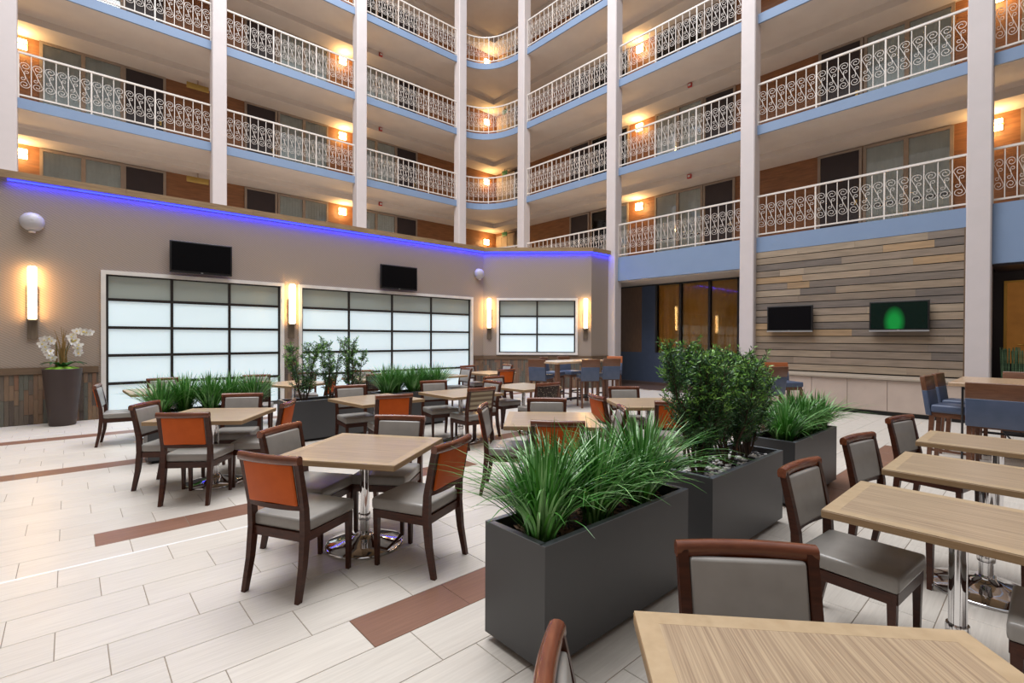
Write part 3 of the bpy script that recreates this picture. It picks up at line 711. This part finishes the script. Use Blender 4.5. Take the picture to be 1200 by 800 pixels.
# ------------------------------------------------------------------ bar stools, high tables, benches
def make_stool(w=.42, wood='stool_top_wood', name='bar_stool'):
    t = thing(name); h = w/2
    for s in (-1, 1):
        MB().post([(s*(h-.03), -.22, 0, .02, .022), (s*(h-.03), -.19, .62, .022, .026)]).build('leg', 'stool_wood', t)
        MB().post([(s*(h-.03), .19, 0, .018, .018), (s*(h-.03), .19, .62, .022, .022)]).build('leg', 'stool_wood', t)
        MB().box(s*(h-.03)-.01, s*(h-.03)+.01, -.19, .18, .16, .19).build('side_rail', 'stool_wood', t)
    MB().box(-h+.04, h-.04, .175, .20, .24, .275).build('footrest', 'steel_dark', t)
    MB().box(-h+.02, h-.02, -.2, .2, .60, .66).build('seat_frame', 'stool_wood', t)
    MB().rbox(-h, h, -.2, .22, .66, .76, .025, 3).build('seat', 'blue_vinyl', t)
    sl = lambda x, y, z: (x, y-(z-.62)*.14, z)
    MB().rbox(-h, h, -.25, -.19, .62, .94, .012, 2, fn=sl).build('back_cushion', 'blue_vinyl', t)
    MB().rbox(-h, h, -.248, -.192, .935, 1.12, .008, 2, fn=sl).build('back_top', wood, t)
    return t
stool = make_stool(); first = [True]
def put_stool(x, y, ang, label, proto=stool, cat='stool', grp='blue bar stools'):
    c = proto if not proto.get('used') else copy_tree(proto); proto['used'] = 1
    c.location = (x, y, 0); c.rotation_euler.z = R(ang-90); tag(c, label, cat, grp); return c
def back_at(mx, my, ang): return (mx+cos(R(ang))*.29, my+sin(R(ang))*.29)
def S(mx, my, ang, label, **k): return put_stool(*back_at(mx, my, ang), ang, label, **k)
S(7.90, 7.90, 20, 'blue bar stool with wood top at the left end of the far high table')
S(8.80, 7.06, 55, 'blue bar stool seen from behind, nearest at the far high table')
S(9.58, 7.05, 55, 'blue bar stool seen from behind, right end of the far high table')
S(9.0, 8.75, -70, 'blue bar stool behind the left half of the far high table')
S(9.75, 8.75, -95, 'blue bar stool behind the middle of the far high table')
S(11.0, 8.0, 200, 'blue bar stool with orange wood top beyond the far high table, by the column', proto=make_stool(wood='orange_wood'))
S(8.50, 1.14, -95, 'blue bar stool left of the right side high table, nearer the planters')
S(9.27, 1.12, -95, 'blue bar stool left of the right side high table, nearer the plank wall')
S(9.13, 3.20, 70, 'brown topped blue stool behind the big shrub, right one of two')
S(8.70, 3.36, 70, 'brown topped blue stool behind the big shrub, left one of two')
bench = make_stool(w=1.15, name='bar_bench')
c = put_stool(7.55+.29, .10, 0, 'wide blue upholstered bar bench in front of the right side high table', proto=bench, cat='bench', grp='blue bar benches')
c = put_stool(10.3, -.05, 180, 'wide bar bench on the far side of the right side high table', proto=bench, cat='bench', grp='blue bar benches')
c = put_stool(10.38, 3.75, -127, 'orange wood topped bar bench behind the big shrub', proto=make_stool(w=1.0, wood='orange_wood', name='bar_bench'), cat='bench', grp='blue bar benches')
def high_table(x0, x1, y0, y1, label, a=0, legs=True):
    cx, cy = (x0+x1)/2, (y0+y1)/2; W, D = (x1-x0)/2, (y1-y0)/2
    o = thing('high_table', (cx, cy, 0), R(a), label, 'table', 'high bar tables')
    MB().rbox(-W, W, -D, D, 1.025, 1.07, .004, 1, sm=False).build('tabletop', 'bar_top', o)
    if legs:
        for sx in (-1, 1):
            for sy in (-1, 1): MB().box(sx*(W-.1)-.04, sx*(W-.1)+.04, sy*(D-.1)-.04, sy*(D-.1)+.04, 0, 1.025).build('leg', 'stool_wood', o)
        MB().box(-W+.1, W-.1, -.02, .02, .14, .19).build('foot_rail', 'steel_dark', o)
    else:
        for sx in (-1, 1):
            for sy in (-1, 1):
                MB().tube([(sx*(W-.15), sy*(D-.12), 0), (sx*(W-.15), sy*(D-.12), 1.025)], .012, 6).build('leg', 'steel_dark', o)
                MB().tube([(sx*(W-.15), sy*(D-.12), 1.02), (sx*(W-.15)-.0, sy*(D-.62), .32)], .010, 6).build('brace', 'steel_dark', o)
            MB().box(sx*(W-.15)-.012, sx*(W-.15)+.012, -D+.12, D-.12, .3, .33).build('stretcher', 'steel_dark', o)
high_table(7.95, 9.9, 7.3, 8.1, 'high bar table between blue stools at the far end')
high_table(8.1, 9.6, -.75, .88, 'high wooden bar table at the right edge behind the bench', legs=False)
high_table(9.15, 10.0, 3.95, 4.55, 'high bar table hidden behind the big shrub', a=-48)

# ------------------------------------------------------------------ planters and plants
def planter(x, y, label, L=1.33, W=.44, H=.63, fill='soil'):
    o = thing('planter', (x, y, 0), 0, label, 'planter', 'grey box planters')
    a, b, t = L/2, W/2, .025
    MB().box(-a+.05, a-.05, -b+.05, b-.05, 0, .05).build('plinth', 'black', o)
    m = MB().box(-a, a, -b, -b+t, .04, H-.004).box(-a, a, b-t, b, .04, H-.004).box(-a, -a+t, -b+t, b-t, .04, H-.004).box(a-t, a, -b+t, b-t, .04, H-.004).box(-a+t, a-t, -b+t, b-t, .04, .08)
    bx_ = m.build('box', 'planter', o)
    m = MB().box(-a, a, -b, -b+t+.008, H-.004, H).box(-a, a, b-t-.008, b, H-.004, H).box(-a, -a+t+.008, -b+t, b-t, H-.004, H).box(a-t-.008, a, -b+t, b-t, H-.004, H)
    m.build('rim', 'planter_lip', bx_)
    s = MB(); nx, ny = 24, 8; v = []
    for j in range(ny+1):
        for i in range(nx+1): v.append((-a+t+(L-2*t)*i/nx, -b+t+(W-2*t)*j/ny, H-.075+random.uniform(-.008, .008)))
    s.add(v, [(j*(nx+1)+i, j*(nx+1)+i+1, (j+1)*(nx+1)+i+1, (j+1)*(nx+1)+i) for j in range(ny) for i in range(nx)], 0, True); s.build('soil', 'soil', o)
    if fill == 'soil':
        c = MB()
        for i in range(420):
            x_, y_ = random.uniform(-a+.05, a-.05), random.uniform(-b+.05, b-.05); an = random.uniform(0, pi); q = random.uniform(.008, .022)
            d = Vector((cos(an), sin(an), random.uniform(-.4, .4)))*q; e_ = Vector((-sin(an), cos(an), random.uniform(-.5, .5)))*q*.5; p = Vector((x_, y_, H-.066+random.uniform(0, .012)))
            up_ = Vector((0, 0, .004))
            c.add([p-d-e_, p+d-e_, p+d+e_, p-d+e_, p+up_], [(0, 1, 4), (1, 2, 4), (2, 3, 4), (3, 0, 4)], 0)
        tag(c.build('bark_chips', 'bark', o), kind='stuff')
    return o
def pebble_me(mt):
    bm = bmesh.new(); bmesh.ops.create_icosphere(bm, subdivisions=1, radius=1)
    m = MB(); m.add([(v.co.x*.028*random.uniform(.85, 1.15), v.co.y*.02*random.uniform(.85, 1.15), v.co.z*.011) for v in bm.verts], [tuple(v.index for v in f.verts) for f in bm.faces], 0, True); bm.free()
    return m.data('pebble', mt)
PW = [pebble_me('pebble_white') for _ in range(3)]; PD = [pebble_me('pebble_dark') for _ in range(3)]
def pebbles(o, L=1.33, W=.44, H=.63, nobj=150):
    a, b = L/2-.05, W/2-.05
    for i in range(nobj):
        w_ = random.random() < .5
        p = inst('pebble', random.choice(PW if w_ else PD), o, (random.uniform(-a, a), random.uniform(-b, b), H-.052+random.uniform(0, .014)), random.uniform(0, pi)); s = random.uniform(.6, 1.25); p.scale = (s, s, s)
        p.rotation_euler.x = random.uniform(-.3, .3)
    m = MB()
    for i in range(900):
        x_, y_, r_ = random.uniform(-a-.02, a+.02), random.uniform(-b-.02, b+.02), random.uniform(.008, .017); z_ = H-.062+random.uniform(0, .008); an = random.uniform(0, pi)
        ca, sa = cos(an)*r_, sin(an)*r_
        v = [(x_+ca*1.4, y_+sa*1.4, z_), (x_-sa, y_+ca, z_), (x_-ca*1.4, y_-sa*1.4, z_), (x_+sa, y_-ca, z_), (x_, y_, z_+r_*.6)]
        m.add(v, [(0, 1, 4), (1, 2, 4), (2, 3, 4), (3, 0, 4)], 0 if random.random() < .18 else 1, True)
    tag(m.build('small_pebbles', ['pebble_white', 'pebble_dark'], o), kind='stuff')
def grass_me(n, h, spread, seed, flowers=0):
    rd = random.Random(seed); m = MB()
    for i in range(n):
        a = rd.uniform(0, 2*pi); r = abs(rd.gauss(0, .035)); bx, by = r*cos(a), r*sin(a)
        a2 = a+rd.gauss(0, .5); l = h*rd.uniform(.65, 1.15); lean = rd.uniform(.05, 1)*spread; w_ = rd.uniform(.0045, .0078)
        droop = rd.uniform(.5, 1.6)*lean; n_ = 7; v = []; tw = rd.uniform(-.6, .6)
        for k in range(n_+1):
            t = k/n_; out = lean*l*(t*.55+.6*t*t); zz = l*(t-droop*.42*t*t*t)
            x, y = bx+cos(a2)*out, by+sin(a2)*out; ww = w_*(1-t**3)*(.75+.5*min(1, t*3)) + .0004
            sx, sy = -sin(a2+tw*t)*ww, cos(a2+tw*t)*ww
            v += [(x-sx, y-sy, zz), (x, y, zz-ww*.35), (x+sx, y+sy, zz)]
        f = []
        for k in range(n_):
            b = 3*k; f += [(b, b+1, b+4, b+3), (b+1, b+2, b+5, b+4)]
        m.add(v, f, 1 if rd.random() < .30 else 0, True)
    for i in range(flowers):
        a = rd.uniform(0, 2*pi); x, y = cos(a)*.1, sin(a)*.1; z_ = h*1.0
        m.tube([(x*.3, y*.3, 0), (x, y, z_)], .003, 4, 0); m.lathe([(.004, 0), (.016, .01), (.012, .03), (.002, .04)], 6, 2, (x, y, z_))
    return m.data('grass_clump', ['grass', 'grass_light', 'flower_orange'])
G_tall = [grass_me(230, .58, .9, s) for s in (1, 2, 3)]
G_mid = [grass_me(300, .47, 1.0, s) for s in (4, 5, 6)]
G_far = [grass_me(320, .55, .8, s) for s in (7, 8, 9)]
def grasses(x0, x1, y, n, meshes, txt, z=.555, grp=''):
    ords = ['first', 'second', 'third', 'fourth', 'fifth', 'sixth', 'seventh']
    for i in range(n):
        x = x0+(x1-x0)*(i+.5)/n; s = random.uniform(.9, 1.08)
        o = inst('grass_clump', meshes[i % 3], None, (x, y+(.05 if i % 2 else -.07), z), random.uniform(0, 6.28), (s, s, s))
        tag(o, '%s green grass clump from the left in %s' % (ords[i], txt), 'plant', grp or 'grasses in '+txt)
planter(2.305, 1.80, 'dark grey box planter of tall grass, nearest the camera')
grasses(1.66, 2.96, 1.80, 6, G_tall, 'the nearest planter')
p2 = planter(3.965, 1.80, 'dark grey box planter of pebbles holding the big leafy shrubs', L=1.31, fill='pebbles'); pebbles(p2, nobj=230)
planter(5.70, 1.84, 'dark grey box planter of grass behind the big leafy shrubs', L=1.31)
grasses(5.10, 6.30, 1.84, 5, G_mid, 'the planter behind the big shrubs')
planter(1.385, 7.78, 'dark grey box planter of grass at far left, by the wide window')
grasses(.74, 2.1, 7.78, 5, G_far, 'the far left planter')
p5 = planter(3.06, 7.86, 'dark grey box planter with three thin shrubs', fill='pebbles'); pebbles(p5, nobj=50)
planter(4.62, 7.90, 'dark grey box planter of grass, far middle by the wide window')
grasses(3.99, 5.28, 7.90, 5, G_far, 'the far middle planter')

def shrub(loc, h, rad, stems, twigs, seed, label, upright=.5, leafl=.040):
    rd = random.Random(seed); o = thing('leafy_shrub', loc, rd.uniform(0, 6), label, 'shrub')
    st = MB(); lf = MB()
    def leaf(p, d, tip):
        d = d.normalized(); a = Vector((rd.gauss(0, 1), rd.gauss(0, 1), rd.gauss(0, 1))); s = d.cross(a).normalized(); l = leafl*rd.uniform(.6, 1.15); w_ = l*.13
        q = p+d*l; mid = p+d*l*.5; lf.add([p, mid+s*w_, q, mid-s*w_], [(0, 1, 2, 3)], 1 if tip else 0)
    for i in range(stems):
        a = 2*pi*i/stems+rd.uniform(-.4, .4); r1 = rad*rd.uniform(.25, .95); hh = h*rd.uniform(.72, 1.0)
        if i == 0: hh = h
        b0 = Vector((cos(a)*.03, sin(a)*.03, 0)); path = []
        for k in range(8):
            t = k/7; path.append(b0+Vector((cos(a)*r1*t**.8, sin(a)*r1*t**.8, hh*t))+Vector((rd.gauss(0, .008), rd.gauss(0, .008), 0)))
        st.tube(path, [.011*(1-.8*k/7)+.001 for k in range(8)], 5)
        for j in range(twigs):
            t = rd.uniform(.12, 1)**.8; kk = min(6, int(t*7)); p = path[kk].lerp(path[kk+1], t*7-kk)
            an = rd.uniform(0, 2*pi); L = rad*rd.uniform(.35, .9)*(1.15-t*.62)*(1 if t > .25 else t*3+.1)
            d = Vector((cos(an), sin(an), rd.uniform(.2, 1.1)*(upright+.5)+.1)).normalized(); q = p+d*L+Vector((0, 0, L*.22))
            st.tube([p, p.lerp(q, .5)+Vector((0, 0, -.01)), q], [.003, .002, .001], 3, cap=False)
            n = int(9+L/leafl*4.2)
            for k in range(n):
                tt = (k+1)/n; pp = p.lerp(q, tt); side = Vector((rd.gauss(0, 1), rd.gauss(0, 1), rd.gauss(0, .7)))
                leaf(pp, d*.8+side.normalized()*.85, (tt > .75 and t > .5 and rd.random() < .8) or rd.random() < .07)
    st.build('stems', 'bark_stem', o); tag(lf.build('foliage', ['yew', 'yew_tip'], o), kind='stuff')
    return o
shrub((3.53, 1.80, .57), .96, .27, 8, 80, 11, 'big dense leafy shrub, left of three in the pebble planter')
shrub((3.97, 1.78, .57), .90, .27, 8, 78, 12, 'big dense leafy shrub, middle of three in the pebble planter')
shrub((4.36, 1.80, .57), .90, .26, 8, 78, 13, 'big dense leafy shrub, right of three in the pebble planter')
shrub((2.72, 7.84, .57), .90, .24, 6, 36, 14, 'thin upright shrub, leftmost in the far planter', leafl=.05)
shrub((3.12, 7.84, .57), 1.0, .20, 5, 32, 15, 'thin upright shrub, middle of the far planter', leafl=.05)
shrub((3.50, 7.84, .57), .98, .23, 5, 36, 16, 'thin upright shrub, rightmost in the far planter', leafl=.05)
# reeds in a trough at the right edge
tr = thing('planter', (14.0, .0, 0), 0, 'trough planter of upright reeds by the amber doorway', 'planter')
MB().box(-.15, .15, -1.4, .75, 0, .8).build('box', 'planter', tr)
rr = MB()
for i in range(260):
    x, y = random.uniform(-.12, .12), random.uniform(-1.35, .72); h = random.uniform(.55, .66)
    rr.tube([(x, y, .8), (x+random.gauss(0, .01), y+random.gauss(0, .01), .8+h)], .008, 5, cap=False)
tag(rr.build('reeds', 'reed'), 'row of upright green reeds in the trough', 'plant', kind='stuff').location = (14.0, 0, 0)

# ------------------------------------------------------------------ orchid pot
pt = thing('plant_pot', (-.09, 11.98, 0), 0, 'tall tapered dark brown pot below the left wall light', 'pot')
MB().lathe([(.0, 0), (.175, 0), (.185, .01), (.215, .3), (.25, .7), (.275, 1.0), (.275, 1.02), (.262, 1.02), (.255, .97), (0, .97)], 40).build('body', 'pot_brown', pt)
MB().lathe([(.255, .965), (.25, 1.01), (.15, 1.05), (0, 1.06)], 28).build('moss', 'moss', pt)
orc = thing('orchid', (-.09, 11.98, 1.01), 0, 'white flowering orchid with bronze reeds in the brown pot', 'plant')
m = MB()
for i in range(9):
    a = i*2*pi/9; L = .28+random.random()*.12; v = []
    for kq in range(7):
        t = kq/6; w_ = .038*sin(pi*min(1, t*.92+.08)); x = cos(a)*L*t; y = sin(a)*L*t; zz = .12*sin(t*2.4)
        v += [(x+sin(a)*w_, y-cos(a)*w_, zz+.01), (x, y, zz), (x-sin(a)*w_, y+cos(a)*w_, zz+.01)]
    m.add(v, [q for b in range(0, 18, 3) for q in ((b, b+1, b+4, b+3), (b+1, b+2, b+5, b+4))], 0, True)
m.build('leaves', 'orchid_leaf', orc)
m = MB()
for i in range(16):
    x, y = random.gauss(.0, .05), random.gauss(0, .04); h = random.uniform(.45, .76); l = random.gauss(0, .05)
    v = []
    for kq in range(6):
        t = kq/5; w_ = .012*(1-t*.7); v += [(x+l*t*t-w_, y, h*t), (x+l*t*t+w_, y+.004, h*t)]
    m.add(v, [(2*b, 2*b+1, 2*b+3, 2*b+2) for b in range(5)], 0, True)
m.build('reeds', 'bronze_reed', orc)
stems = [[(0, 0, 0), (-.05, 0, .3), (-.12, -.02, .50), (-.22, -.03, .56), (-.26, -.04, .46), (-.2, -.04, .32), (-.13, -.03, .22)],
         [(0, 0, 0), (.05, 0, .35), (.12, -.02, .58), (.22, -.03, .68), (.32, -.04, .68), (.38, -.04, .64)],
         [(0, 0, 0), (.06, 0, .3), (.14, -.02, .52), (.20, -.03, .50), (.22, -.04, .38), (.20, -.04, .28)]]
# stems run in the plane of the picture wall (local x)
for sp in stems: MB().tube(sp, .004, 5).build('stem', 'orchid_leaf', orc)
def flower_me():
    f = MB()
    for kq in range(5):
        a = kq*2*pi/5+pi/2; s = .036 if kq in (1, 4) else .03; d = Vector((cos(a), -.25, sin(a))); n = Vector((-sin(a), 0, cos(a)))
        c = Vector((0, 0, 0)); v = [c, c+d*s*.5+n*s*.55, c+d*s*1.15+n*s*.3, c+d*s*1.3, c+d*s*1.15-n*s*.3, c+d*s*.5-n*s*.55]
        f.add(v, [(0, 1, 2, 3), (0, 3, 4, 5)], 0, True)
    f.lathe([(.002, 0), (.009, .006), (.004, .014)], 6, 1, (0, -.012, -.004))
    return f.data('flower', ['petal', 'petal_heart'])
FM = flower_me()
for sp, idx in ((stems[0], (2.2, 2.6, 3, 3.3, 3.6, 4, 4.4, 4.8, 5.2, 5.6, 6)), (stems[1], (2.1, 2.5, 2.9, 3.2, 3.5, 3.8, 4.1, 4.4, 4.7, 5)), (stems[2], (1.8, 2.2, 2.6, 3, 3.5, 4, 4.5, 5))):
    for t in idx:
        i = min(int(t), len(sp)-2); p = Vector(sp[i]).lerp(Vector(sp[i+1]), t-i)
        q = inst('flower', FM, orc, (p.x+random.uniform(-.02, .02), p.y-.03-random.random()*.03, p.z+random.uniform(-.02, .02)), random.uniform(-.9, .9), (1.7,)*3); q.rotation_euler.x = random.uniform(-.2, .5)
